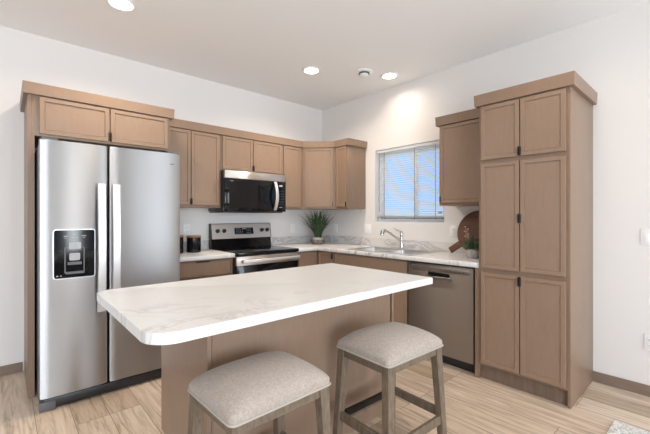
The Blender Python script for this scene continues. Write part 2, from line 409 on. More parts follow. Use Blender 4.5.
# --- fridge surround
fc = thing('fridge_cabinet', 'tall wood surround with two short doors above the refrigerator', 'cabinet', (-2.815, -.3, 0))
fx('carcass', 'cabbox', fc, fa, -3.28, -2.35, .004, .61, 1.858, TZ + .01, bev=.001)
fx('side_panel', 'cabbox', fc, fa, -3.30, -3.28, .004, .612, 0, TZ + .01)
fx('side_panel', 'cabbox', fc, fa, -2.35, -2.332, .004, .612, 0, TZ + .01)
fx('face_stile', 'cabbox', fc, fa, -3.2795, -3.262, .55, .6115, 0, 1.858)
for a, b, s in ((-3.236, -2.803, 'r'), (-2.794, -2.356, 'l')):
    d_ = door(fc, fa(a, .611), fa(b, .611), 1.873, 2.136)
    pull(d_, fa(a, .611), fa(b, .611), s, 1.878, 1.945)
obj('crown_molding', sweep([(-3.30, -.004), (-3.30, -.612), (-2.332, -.612), (-2.332, -.375)], crown_prof(2.145, 2.226)), 'cabbox', fc)

# --- north wall cabinets
def wcab(label, u0, u1, z0, doors, f=fa, depth=UD, z1=TZ, name='wall_cabinet'):
    cx_, cy_ = f((u0 + u1) / 2, depth / 2)
    t = thing(name, label, 'cabinet', (cx_, cy_, z0))
    fx('carcass', 'cabbox', t, f, u0 + .0005, u1 - .0005, .004, depth, z0, z1, bev=.001)
    for (a, b, zz0, zz1, s, ph) in doors:
        p, q = f(a, depth + .001), f(b, depth + .001)
        dd = door(t, p, q, zz0, zz1)
        if s: pull(dd, p, q, s, zz0 + .005, zz0 + ph)
    return t
DT = 2.136
wcab('two-door wall cabinet between the refrigerator surround and the microwave', -2.331, -1.716, BZ, [(-2.300, -2.042, 1.398, DT, 'r', .062), (-2.034, -1.742, 1.398, DT, 'l', .062)])
wcab('short two-door wall cabinet directly above the microwave', -1.716, -.934, 1.772, [(-1.700, -1.336, 1.788, DT, 'r', .062), (-1.328, -.952, 1.788, DT, 'l', .062)])
wcab('narrow single-door wall cabinet between microwave and diagonal corner cabinet', -.934, -.611, BZ, [(-.912, -.652, 1.398, DT, None, 0)])
# diagonal corner
cc = thing('corner_cabinet', 'diagonal wall cabinet in the room corner above the grass plant', 'cabinet', (-.25, -.25, BZ))
bm = BM(); prism(bm, [(-.61, -.004), (-.61, -UD), (-UD, -.61), (-.004, -.61), (-.004, -.004)], BZ, TZ); obj('carcass', bm, 'cabbox', cc)
dv = Vector((1, -1)).normalized(); nv = Vector((-1, -1)).normalized(); pa = Vector((-.61, -UD)) + nv * .001; pb = Vector((-UD, -.61)) + nv * .001
qa, qb = pa + dv * .03, pb - dv * .03
dd = door(cc, qa, qb, 1.398, DT); pull(dd, qa, qb, 'r', 1.403, 1.46)
# end cabinet on the east wall
wcab('narrow wall cabinet left of the window with its wide end panel showing', .611, .841, BZ, [(.636, .822, 1.398, DT, 'r', .062)], fb)
cm = obj('crown_molding', sweep([(-2.331, -UD), (-.61, -UD), (-UD, -.61), (-UD, -.841), (-.004, -.841)], crown_prof(2.1455, 2.226)), 'cabbox')
tag(cm, 'continuous wood crown molding over the connected wall cabinets from refrigerator to window', 'molding')
# cabinet right of window
rc = wcab('single-door wall cabinet between the window and the tall pantry', 2.058, 2.579, 1.385, [(2.078, 2.556, 1.408, DT, 'l', .062)], fb)
obj('crown_molding', sweep([(-.004, -2.058), (-UD, -2.058), (-UD, -2.579)], crown_prof(2.145, 2.23)), 'cabbox', rc)
# pantry
pn = thing('pantry_cabinet', 'tall four-door wood pantry cabinet at the right end of the counter', 'cabinet', (-.3, -2.89, 0))
PU0, PU1, PD = 2.5805, 3.198, .617
fx('carcass', 'cabbox', pn, fb, PU0, PU1 - .018, .004, PD - .001, .114, 2.15)
fx('side_panel', 'cabbox', pn, fb, PU1 - .018, PU1, .004, PD, 0, 2.15, bev=.001)
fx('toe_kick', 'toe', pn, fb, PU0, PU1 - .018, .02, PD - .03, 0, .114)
for a, b, s in ((2.604, 2.883, 'r'), (2.891, 3.172, 'l')):
    for zz0, zz1, pz in ((1.722, 2.138, (1.727, 1.79)), (.880, 1.692, (1.27, 1.335)), (.134, .846, (.775, .841))):
        p, q = fb(a, PD + .001), fb(b, PD + .001)
        if zz0 == .88: pz = (1.235, 1.30)
        d_ = door(pn, p, q, zz0, zz1); pull(d_, p, q, s, *pz)
obj('crown_molding', sweep([(-.375, -PU0 + .0), (-PD, -PU0), (-PD, -PU1), (-.004, -PU1)], crown_prof(2.15, 2.238)), 'cabbox', pn)

# --- base cabinets
def bcab(label, f, u0, u1, name='base_cabinet', top=.873):
    cx_, cy_ = f((u0 + u1) / 2, .3); t = thing(name, label, 'cabinet', (cx_, cy_, 0))
    fx('carcass', 'cabbox', t, f, u0 + .001, u1 - .001, .004, .60, .114, top)
    if top < .87: fx('face_rail', 'cabbox', t, f, u0 + .001, u1 - .001, .583, .60, top, .873)
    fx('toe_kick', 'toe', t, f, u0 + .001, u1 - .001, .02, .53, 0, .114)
    return t
def fdoor(t, f, a, b, z0, z1, name='door', fr=.036): return door(t, f(a, .601), f(b, .601), z0, z1, name=name, frame=fr)
b1 = bcab('base cabinet with drawer between refrigerator and range', fa, -2.331, -1.722)
dr = door(b1, fa(-2.305, .601), fa(-1.745, .601), .72, .858, name='drawer', frame=.004)
fx('drawer_pull', 'pull', dr, fa, -2.10, -1.98, .605, .634, .851, .860, bev=.001)
for a, b, s in ((-2.305, -2.03, 'r'), (-2.022, -1.745, 'l')):
    d_ = fdoor(b1, fa, a, b, .13, .70); pull(d_, fa(a, .601), fa(b, .601), s, .63, .695)
# corner base: L-shaped
b2 = thing('corner_base_cabinet', 'L-shaped corner base cabinet right of the range under the grass plant', 'cabinet', (-.3, -.3, 0))
bm = BM(); prism(bm, [(-.932, -.004), (-.932, -.60), (-.60, -.60), (-.60, -.90), (-.004, -.90), (-.004, -.004)], .114, .873); obj('carcass', bm, 'cabbox', b2)
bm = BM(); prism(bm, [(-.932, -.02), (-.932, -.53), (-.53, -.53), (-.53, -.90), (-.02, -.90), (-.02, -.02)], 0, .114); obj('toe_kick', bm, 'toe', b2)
fdoor(b2, fa, -.905, -.634, .13, .858); d_ = fdoor(b2, fb, .634, .885, .13, .858); pull(d_, fb(.634, .601), fb(.885, .601), 'r', .79, .853, w=.014)
b3 = bcab('sink base cabinet under the double sink beside the dishwasher', fb, .902, 1.926, top=.715)
fdoor(b3, fb, .925, 1.90, .73, .858, 'false_front', .004)
for a, b, s in ((.925, 1.408, 'r'), (1.416, 1.90, 'l')):
    d_ = fdoor(b3, fb, a, b, .13, .71); pull(d_, fb(a, .601), fb(b, .601), s, .64, .705)
bm = BM(); fbox(bm, fb, 2.549, 2.5795, .004, .617, 0, .873)
tag(obj('end_panel', bm, 'cabbox'), 'narrow vertical wood panel between dishwasher and pantry', 'panel')

# --- countertops
CF = .645
def round_top(bm, sel, off=.009, seg=3):
    es = [e for e in bm.edges if sel(e)]
    bmesh.ops.bevel(bm, geom=es, offset=off, segments=seg, affect='EDGES', profile=.5)
ct = thing('countertop', 'short white marble-look countertop between refrigerator and range', 'countertop', (-2.03, -.3, .874))
bm = BM(); box(bm, -2.3305, -1.7215, -CF, -.004, .874, .914)
round_top(bm, lambda e: all(abs(v.co.y + CF) < 1e-4 for v in e.verts) and abs(e.verts[0].co.z - e.verts[1].co.z) < 1e-5)
obj('slab', bm, 'marble', ct, True)
fx('backsplash', 'splash', ct, fa, -2.3305, -1.7215, .004, .022, .914, 1.012, bev=.002)
SU0, SU1, SN0, SN1 = 1.085, 1.925, .075, .610     # sink rim
ct2 = thing('countertop', 'long L-shaped white marble-look countertop under the window, with the sink set in', 'countertop', (-.3, -1.2, .874))
bm = BM(); xs = [-.933, -CF, -(SN1 - .015), -(SN0 + .015), -.004]; ys = [-2.579, -(SU1 - .015), -(SU0 + .015), -CF, -.004]
def msk(i, j):
    if i == 0: return j == 3
    return not (i == 2 and j == 1)
cells(bm, xs, ys, msk, lambda a, b, t: (a, b, t), .874, .914)
bmesh.ops.recalc_face_normals(bm, faces=bm.faces)
round_top(bm, lambda e: abs(e.verts[0].co.z - e.verts[1].co.z) < 1e-5 and ((all(abs(v.co.y + CF) < 1e-4 and v.co.x <= -CF + 1e-4 for v in e.verts)) or (all(abs(v.co.x + CF) < 1e-4 and v.co.y <= -CF + 1e-4 for v in e.verts))) and len(e.link_faces) == 2 and e.calc_face_angle(0) > 1)
obj('slab', bm, 'marble', ct2, True)
bm = BM(); fbox(bm, fa, -.933, -.004, .004, .022, .914, 1.012, .002); fbox(bm, fb, .022, 2.579, .004, .022, .914, 1.012, .002); obj('backsplash', bm, 'splash', ct2)

# --- sink
sk = thing('kitchen_sink', 'stainless double bowl sink set into the counter below the window', 'sink', (-.34, -1.5, .914))
bm = BM(); us = [SU0, SU0 + .035, (SU0 + SU1) / 2 - .018, (SU0 + SU1) / 2 + .018, SU1 - .035, SU1]; nn = [SN0, SN0 + .095, SN1 - .035, SN1]
cells(bm, us, nn, lambda i, j: not (j == 1 and i in (1, 3)), lambda a, b, t: (*fb(a, b), t), .9145, .9205)
bmesh.ops.recalc_face_normals(bm, faces=bm.faces)
obj('rim', bm, 'sinksteel', sk, True)
for a, b in ((us[1], us[2]), (us[3], us[4])):
    bm = BM(); xs_ = []
    n0, n1 = nn[1], nn[2]
    def ring(ins, z, r=.05, k=5):
        pts = []
        A, B, C_, D_ = a + ins, b - ins, n0 + ins, n1 - ins
        for cx_, cy_, s in ((B - r, D_ - r, 0), (A + r, D_ - r, 90), (A + r, C_ + r, 180), (B - r, C_ + r, 270)):
            for q in range(k + 1):
                t = R(s + 90 * q / k); pts.append((*fb(cx_ + r * math.cos(t), cy_ + r * math.sin(t)), z))
        return [bm.verts.new(p) for p in pts]
    rs = [ring(-.004, .9142, .012), ring(.0, .912, .02), ring(.004, .80), ring(.01, .745), ring(.035, .732), ring(.12, .728, .04)]
    for r0, r1 in zip(rs, rs[1:]):
        for q in range(len(r0)): bm.faces.new((r0[q], r0[(q + 1) % len(r0)], r1[(q + 1) % len(r0)], r1[q]))
    bm.faces.new(rs[-1]); bw = obj('bowl', bm, 'sinksteel', sk, True)
    bm = BM(); c_ = fb((a + b) / 2, (n0 + n1) / 2); lathe(bm, [(.0, .729), (.04, .729), (.042, .731), (.038, .733), (.0, .731)], (*c_, 0), 20); obj('drain', bm, 'chrome', bw, True)
# --- faucet
fcx, fcy = fb(1.482, .125); zf = .9208
ft = thing('kitchen_faucet', 'chrome single-lever pull-out faucet standing behind the sink', 'faucet', (fcx, fcy, zf))
bm = BM(); lathe(bm, [(.0, 0), (.032, 0), (.034, .004), (.030, .010), (.024, .016), (.0, .016)], (fcx, fcy, zf), 28); obj('base_flange', bm, 'chrome', ft, True)
bm = BM(); lathe(bm, [(.0, .014), (.021, .014), (.019, .05), (.018, .10), (.019, .15), (.020, .176), (.016, .188), (.0, .19)], (fcx, fcy, zf), 28); obj('body', bm, 'chrome', ft, True)
bm = BM(); sx, sy, sz = fcx - .005, fcy, zf + .085
ex, ey, ez = fcx - .235, fcy + .045, zf + .205
tube(bm, [(sx, sy, sz), (sx + (ex - sx) * .35, sy + (ey - sy) * .35, sz + (ez - sz) * .38), (sx + (ex - sx) * .7, sy + (ey - sy) * .7, sz + (ez - sz) * .75), (ex, ey, ez)], [.015, .013, .013, .014], 16)
spt = obj('spout', bm, 'chrome', ft, True)
bm = BM(); tube(bm, [(ex + .012, ey - .003, ez - .006), (ex - .012, ey + .002, ez + .004), (ex - .035, ey + .006, ez - .008), (ex - .042, ey + .008, ez - .045)], [.016, .021, .023, .021], 16); hd = obj('spray_head', bm, 'chrome', spt, True)
bm = BM(); cyl(bm, (ex - .042, ey + .008, ez - .045), (ex - .0425, ey + .0082, ez - .049), .016); obj('spray_face', bm, 'greyp', spt, True) 
bm = BM(); tube(bm, [(fcx, fcy, zf + .186), (fcx - .03, fcy + .022, zf + .20), (fcx - .085, fcy + .05, zf + .228)], [.009, .007, .0055], 10); obj('lever', bm, 'chrome', ft, True)

# ---------------------------------------------------------------- refrigerator
fg = thing('refrigerator', 'stainless side-by-side refrigerator with ice and water dispenser', 'refrigerator', (-2.80, -.45, 0))
X0, X1, XG0, XG1 = -3.252, -2.352, -2.868, -2.858
bx('body', 'greyp', fg, X0 + .004, X1 - .004, -.845, -.04, .03, 1.772, bev=.004)
bx('base_grille', 'blackm', fg, X0 + .02, X1 - .01, -.90, -.846, .012, .076, bev=.004)
def curved_door(x0, x1, z0, z1, y0, y1, bulge, name, parent, m='steel'):
    bm = BM(); n = 14; prof = []
    r = .012
    for i in range(n + 1):
        t = i / n; x = x0 + (x1 - x0) * t
        edge = 0
        dist = min(x - x0, x1 - x)
        if dist < r: edge = r - math.sqrt(max(0, r * r - (r - dist) ** 2))
        prof.append((x, y1 - bulge * (1 - (2 * t - 1) ** 2) + edge))
    for k in (.003, .007): prof.insert(1, (x0 + .0035, y1 + .0035 - 0)) if k == .003 else prof.insert(-1, (x1 - .0035, y1 + .0035))
    poly = [(x0, y0)] + prof + [(x1, y0)]
    prism(bm, poly, z0, z1)
    es = [e for e in bm.edges if abs(e.verts[0].co.z - e.verts[1].co.z) < 1e-6 and max(e.verts[0].co.y, e.verts[1].co.y) < y1 + .02]
    bmesh.ops.bevel(bm, geom=es, offset=.004, segments=2, affect='EDGES')
    return obj(name, bm, m, parent, True)
dl = curved_door(X0, XG0, .088, 1.788, -.85, -.916, .003, 'freezer_door', fg)
dr_ = curved_door(XG1, X1, .088, 1.788, -.85, -.916, .003, 'fridge_door', fg)
bx('hinge_cover', 'greyp', fg, X0 + .01, X0 + .10, -.91, -.80, 1.7885, 1.803, bev=.004)
bx('hinge_cover', 'greyp', fg, X1 - .10, X1 - .01, -.91, -.80, 1.7885, 1.803, bev=.004)
bx('foot_cover', 'greyp', fg, X0, X0 + .085, -.905, -.846, .0, .060, bev=.003)
bx('foot_cover', 'greyp', fg, X1 - .07, X1 - .005, -.905, -.846, .0, .060, bev=.003)
for hx, s, prt in ((-2.912, 0, dl), (-2.822, 0, dr_)):
    bm = BM(); z0_, z1_ = .615, 1.512; n = 16
    # slightly bowed flat bar
    rows = []
    for i in range(n + 1):
        t = i / n; z = z0_ + (z1_ - z0_) * t; y = -.962 - .018 * (1 - (2 * t - 1) ** 2)
        rows.append([bm.verts.new((hx + a, y + b, z)) for a, b in ((-.026, .006), (-.026, -.002), (-.022, -.008), (.022, -.008), (.026, -.002), (.026, .006))])
    for r0, r1 in zip(rows, rows[1:]):
        for q in range(6): bm.faces.new((r0[q], r0[(q + 1) % 6], r1[(q + 1) % 6], r1[q]))
    bm.faces.new(rows[0][::-1]); bm.faces.new(rows[-1])
    hh = obj('handle', bm, 'steels', prt, True)
    for z in (.64, 1.487): bx('handle_mount', 'steels', hh, hx - .014, hx + .014, -.9575, -.914, z - .02, z + .02, bev=.003)
# dispenser
DX0, DX1, DZ0, DZ1 = -3.178, -2.950, .868, 1.190
def rrect(cx_, cz_, w, h, r, k=5):
    pts = []
    for sx_, sz_, s in ((1, 1, 0), (-1, 1, 90), (-1, -1, 180), (1, -1, 270)):
        for q in range(k + 1):
            t = R(s + 90 * q / k); pts.append((cx_ + sx_ * (w / 2 - r) + r * math.cos(t), cz_ + sz_ * (h / 2 - r) + r * math.sin(t)))
    return pts
def plate(name, m, parent, x0, x1, z0, z1, y0, y1, r, label=None, smooth=False):
    bm = BM(); pts = rrect((x0 + x1) / 2, (z0 + z1) / 2, x1 - x0, z1 - z0, r)
    A = [bm.verts.new((x, y0, z)) for x, z in pts]; B = [bm.verts.new((x, y1, z)) for x, z in pts]
    bm.faces.new(A); bm.faces.new(B[::-1])
    for i in range(len(A)): bm.faces.new((A[i], A[(i + 1) % len(A)], B[(i + 1) % len(A)], B[i]))
    return obj(name, bm, m, parent, smooth, label)
dp = plate('dispenser', 'steels', dl, DX0 - .006, DX1 + .006, DZ0 - .006, DZ1 + .006, -.915, -.9235, .018, 'ice and water dispenser with black panel')
plate('control_panel', 'black', dp, DX0, DX1, DZ0, DZ1, -.9235, -.9265, .014)
plate('paddle_surround', 'greyp', dp, -3.122, -3.008, .90, 1.075, -.9265, -.9285, .008)
plate('alcove', 'black', dp, -3.115, -3.015, .905, 1.07, -.9286, -.9292, .006)
plate('ice_chute', 'legend', dp, -3.098, -3.03, 1.062, 1.108, -.9266, -.938, .006)
plate('paddle', 'legend', dp, -3.095, -3.035, .985, 1.035, -.9293, -.936, .008)
plate('paddle_arm', 'greyp', dp, -3.105, -3.025, .955, .975, -.9293, -.934, .004)
plate('drip_tray', 'greyp', dp, -3.118, -3.012, .895, .91, -.9293, -.945, .004)
for (cx_, cz_, w_, h_) in ((-3.115, 1.150, .022, .004), (-3.115, 1.138, .012, .003), (-3.065, 1.157, .018, .012), (-3.065, 1.142, .03, .003), (-3.012, 1.150, .026, .005), (-3.012, 1.138, .014, .003), (-3.16, .885, .01, .008), (-3.14, .885, .008, .008)):
    bx('control_mark', 'legend', dp, cx_ - w_ / 2, cx_ + w_ / 2, -.9275, -.9266, cz_ - h_ / 2, cz_ + h_ / 2)
# small maker's mark on the right door (unreadable at this size)
bx('maker_mark', 'greyp', dr_, -2.436, -2.404, -.9185, -.913, 1.698, 1.705)

# ---------------------------------------------------------------- range
rg = thing('range', 'freestanding stainless electric range with black glass cooktop', 'stove', (-1.33, -.33, 0))
RX0, RX1 = -1.7175, -.9385
bx('body', 'blackm', rg, RX0, RX1, -.625, -.03, .02, .885)
bx('cooktop', 'black', rg, RX0 - .0, RX1 + .0, -.668, -.075, .886, .919, bev=.004)
for cx_, cy_, r in ((-1.53, -.50, .10), (-1.13, -.50, .11), (-1.53, -.23, .08), (-1.13, -.23, .09)):
    for rr in (r,):
        bm = BM(); n = 40; A = []; 
        for q in range(n):
            t = q / n * math.tau; A.append([bm.verts.new((cx_ + (rr + d) * math.cos(t), cy_ + (rr + d) * math.sin(t), .9196)) for d in (0, .0025)])
        for q in range(n): bm.faces.new((A[q][0], A[q][1], A[(q + 1) % n][1], A[(q + 1) % n][0]))
        obj('burner_ring', bm, 'greyp', rg)
# backguard : black lower glass + steel panel
bm = BM(); prof = [(-.025, .886), (-.10, .919), (-.090, 1.025), (-.087, 1.025), (-.025, 1.025)]
A = [bm.verts.new((RX0 + .0, y, z)) for y, z in prof]; B = [bm.verts.new((RX1, y, z)) for y, z in prof]; bm.faces.new(A); bm.faces.new(B[::-1])
for i in range(5): bm.faces.new((A[i], A[(i + 1) % 5], B[(i + 1) % 5], B[i]))
bg = obj('backguard', bm, 'black', rg)
bm = BM(); prof = [(-.025, 1.026), (-.10, 1.026), (-.072, 1.192), (-.066, 1.198), (-.025, 1.198)]
A = [bm.verts.new((RX0 + .006, y, z)) for y, z in prof]; B = [bm.verts.new((RX1 - .006, y, z)) for y, z in prof]; bm.faces.new(A); bm.faces.new(B[::-1])
for i in range(5): bm.faces.new((A[i], A[(i + 1) % 5], B[(i + 1) % 5], B[i]))
cp = obj('control_panel', bm, 'panelsteel', rg)
for xa, xb in ((RX0 - .0, RX0 + .0055), (RX1 - .0055, RX1)):
    bm = BM(); prof = [(-.025, 1.026), (-.103, 1.026), (-.074, 1.198), (-.025, 1.2)]
    A = [bm.verts.new((xa, y, z)) for y, z in prof]; B = [bm.verts.new((xb, y, z)) for y, z in prof]; bm.faces.new(A); bm.faces.new(B[::-1])
    for i in range(4): bm.faces.new((A[i], A[(i + 1) % 4], B[(i + 1) % 4], B[i]))
    obj('end_cap', bm, 'blackm', cp)
nrm = Vector((0, -1, .19)).normalized()
def onp(z): return -.10 + (z - 1.026) * .1918
for kx in (-1.642, -1.563, -1.068, -.993):
    zc = 1.114; c_ = Vector((kx, onp(zc), zc)); bm = BM()
    cyl(bm, c_ - nrm * .001, c_ + nrm * .010, .024, .023, 24); cyl(bm, c_ + nrm * .010, c_ + nrm * .028, .019, .017, 24); box(bm, kx - .004, kx + .004, c_.y - .040, c_.y - .024, zc - .012, zc + .024, .001, 1)
    obj('knob', bm, 'blackm', cp, True)
bm = BM(); p0 = [(-1.435, 1.072), (-1.185, 1.072), (-1.185, 1.148), (-1.435, 1.148)]
A = [bm.verts.new((x, onp(z) - .0005, z)) for x, z in p0]; B = [bm.verts.new((x, onp(z) - .003, z)) for x, z in p0]; bm.faces.new(A[::-1]); bm.faces.new(B)
for i in range(4): bm.faces.new((A[i], A[(i + 1) % 4], B[(i + 1) % 4], B[i]))
ds = obj('display', bm, 'black', cp)
for r_, (zz, n, x0_, dx, w_) in enumerate(((1.137, 3, -1.435, .03, .012), (1.122, 5, -1.44, .026, .010), (1.103, 5, -1.44, .026, .010), (1.087, 4, -1.44, .03, .012), (1.130, 3, -1.275, .022, .010), (1.110, 3, -1.275, .022, .010), (1.089, 3, -1.275, .022, .010))):
    for i in range(n): bx('display_mark', 'display', ds, x0_ + i * dx, x0_ + i * dx + w_, onp(zz) - .0038, onp(zz) - .0029, zz - .003, zz + .003)
bx('display_mark', 'display', ds, -1.33, -1.28, onp(1.135) - .0038, onp(1.135) - .0029, 1.128, 1.141)
od = bx('oven_door', 'black', rg, RX0 + .004, RX1 - .004, -.655, -.627, .235, .784, bev=.003)
tb = bx('door_band', 'steeld', od, RX0 + .004, RX1 - .004, -.662, -.627, .785, .876, bev=.003, label='stainless band across the oven door top')
bm = BM(); box(bm, RX0 + .05, RX1 - .02, -.722, -.700, .812, .846, .008, 3); hb = obj('handle', bm, 'steels', od, True)
for x in (RX0 + .075, RX1 - .045): bx('handle_mount', 'blackm', hb, x - .012, x + .012, -.701, -.6625, .815, .843, bev=.002)
bx('drawer_front', 'steeld', rg, RX0 + .004, RX1 - .004, -.655, -.627, .05, .23, bev=.003)
for x in (RX0 + .05, RX1 - .05):
    for y in (-.58, -.08):
        bm = BM(); cyl(bm, (x, y, 0), (x, y, .021), .018); obj('foot', bm, 'blackm', rg, True)

# ---------------------------------------------------------------- microwave
mw = thing('microwave', 'black and stainless over-the-range microwave under the short cabinet', 'microwave', (-1.325, -.2, 1.325))
MX0, MX1 = -1.7145, -.9355
bx('body', 'blackm', mw, MX0, MX1, -.375, -.006, 1.335, 1.770, bev=.003)
bx('top_band', 'steeld', mw, MX0 + .0, MX1, -.41, -.3755, 1.688, 1.769, bev=.004, label='stainless band along the top')
bx('base_vent', 'blackm', mw, MX0 + .01, MX1 - .02, -.37, -.02, 1.322, 1.3345, bev=.002)
bm = BM(); box(bm, MX0 + .001, -1.062, -.408, -.3755, 1.336, 1.687, .004, 2); md = obj('door', bm, 'black', mw, True)
bx('window', 'greyp', md, -1.665, -1.31, -.4088, -.4081, 1.375, 1.655, label='dark see-through window mesh')
M['mesh'] = mat('window_mesh', (.012, .012, .013), .16); bpy.data.objects['window'].data.materials[0] = M['mesh']
bm = BM(); rows = []; n = 16
for i in range(n + 1):
    t = i / n; z = 1.352 + (1.682 - 1.352) * t; y = -.418 - .050 * (1 - (2 * t - 1) ** 2)
    rows.append([bm.verts.new((-1.092 + a, y + b, z)) for a, b in ((-.019, .009), (-.019, .0), (-.012, -.006), (.012, -.006), (.019, .0), (.019, .009))])
for r0, r1 in zip(rows, rows[1:]):
    for q in range(6): bm.faces.new((r0[q], r0[(q + 1) % 6], r1[(q + 1) % 6], r1[q]))
bm.faces.new(rows[0][::-1]); bm.faces.new(rows[-1]); obj('handle', bm, 'steels', md, True)
cpn = bx('control_panel', 'black', mw, -1.060, MX1 - .0, -.408, -.3755, 1.336, 1.687, bev=.004)
bx('key', 'legend', cpn, -1.03, -.985, -.4092, -.4081, 1.628, 1.646)
for r_ in range(6):
    for q in range(3): bx('key', 'greyp', cpn, -1.036 + q * .026, -1.024 + q * .026, -.4090, -.4081, 1.42 + r_ * .03, 1.425 + r_ * .03)
bx('key', 'legend', cpn, -1.03, -.985, -.4090, -.4081, 1.383, 1.388)
bx('maker_mark', 'legend', mw, -1.345, -1.285, -.4108, -.4101, 1.728, 1.736)

# ---------------------------------------------------------------- dishwasher
dw = thing('dishwasher', 'stainless dishwasher under the counter beside the pantry', 'dishwasher', (-.3, -2.24, 0))
D0, D1 = 1.931, 2.544
fx('tub', 'greyp', dw, fb, D0 + .002, D1 - .002, .03, .585, .1, .868)
fx('toe_panel', 'blackm', dw, fb, D0 + .002, D1 - .002, .05, .56, .0, .098)
# door with a pocket handle cut-out
bm = BM(); us = [D0, D0 + .205, D1 - .205, D1]; zs = [.098, .765, .795, .862]
cells(bm, us, zs, lambda i, j: not (i == 1 and j == 1), lambda a, b, t: (*fb(a, t), b), .588, .636)
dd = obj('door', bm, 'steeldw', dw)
fx('control_strip', 'steeldl', dd, fb, D0 + .028, D1 - .035, .6362, .6385, .805, .845, bev=.001)
fx('handle_pocket', 'gap', dd, fb, D0 + .2055, D1 - .2055, .59, .6, .7655, .7945)
bm = BM(); fbox(bm, fb, D0 + .19, D1 - .19, .6362, .652, .752, .766, .004, 2); obj('handle_lip', bm, 'chrome', dd, True)
fx('maker_mark', 'greyp', dd, fb, D0 + .045, D0 + .10, .6386, .6392, .818, .826)
for i in range(9): fx('control_mark', 'greyp', dd, fb, D1 - .235 + i * .019, D1 - .225 + i * .019, .6386, .6392, .816 + (i % 2) * .006, .824 + (i % 3) * .003)

# ---------------------------------------------------------------- island
il = thing('kitchen_island', 'wood kitchen island base with a white marble-look top', 'kitchen island', (-2.13, -2.1, 0))
IX0, IX1, IY1, IY0 = -2.778, -1.492, -1.812, -2.41
bm = BM(); box(bm, IX0 + .02, IX1 - .02, IY0 + .02, IY1, .114, .875); obj('carcass', bm, 'cabbox', il)
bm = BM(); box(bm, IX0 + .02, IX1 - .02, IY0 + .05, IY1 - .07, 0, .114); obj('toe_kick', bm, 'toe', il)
for xa, xb in ((IX0, IX0 + .019), (IX1 - .019, IX1)):
    bm = BM(); pts = [(IY0, 0), (IY1 - .07, 0), (IY1 - .07, .114), (IY1 - .0, .114), (IY1 - .0, .875), (IY0, .875)]
    A = [bm.verts.new((xa, y, z)) for y, z in pts]; B = [bm.verts.new((xb, y, z)) for y, z in pts]; bm.faces.new(A); bm.faces.new(B[::-1])
    for i in range(6): bm.faces.new((A[i], A[(i + 1) % 6], B[(i + 1) % 6], B[i]))
    obj('end_panel', bm, 'cab', il)
bx('back_panel', 'cab', il, IX0 + .026, IX1 - .026, IY0 + .010, IY0 + .0195, 0.0, .875)
for a, b, s in ((IX0 + .03, IX0 + .425, 'l'), (IX0 + .433, IX0 + .845, 'l'), (IX0 + .853, IX1 - .03, 'l')):
    q0, q1 = (b, IY1 + .001), (a, IY1 + .001)
    dd = door(il, q0, q1, .72, .86, name='drawer', frame=.004)
    d2 = door(il, q0, q1, .13, .70); pull(d2, q0, q1, 'r', .63, .695)
TX0, TX1, TY0, TY1 = -3.088, -1.490, -2.700, -1.800
def arc(cx_, cy_, r, a0, a1, k=8): return [(cx_ + r * math.cos(R(a0 + (a1 - a0) * i / k)), cy_ + r * math.sin(R(a0 + (a1 - a0) * i / k))) for i in range(k + 1)]
poly = arc(TX0 + .10, TY0 + .10, .10, 180, 270, 10) + [(TX1, TY0), (TX1, TY1)] + arc(TX0 + .06, TY1 - .06, .06, 90, 180, 8)
bm = BM(); prism(bm, poly, .8755, .914)
round_top(bm, lambda e: abs(e.verts[0].co.z - .914) < 1e-5 and abs(e.verts[1].co.z - .914) < 1e-5, .006, 3)
top = obj('island_top', bm, 'marble', il, True, label='white marble-look top with rounded left corners')
M['seam'] = mat('edge_seam', (.30, .27, .25), .6)
bm = BM(); box(bm, TX0 + .098, TX0 + .0992, TY0 - .0004, TY0 + .001, .8757, .905); obj('edge_seam', bm, 'seam', top)

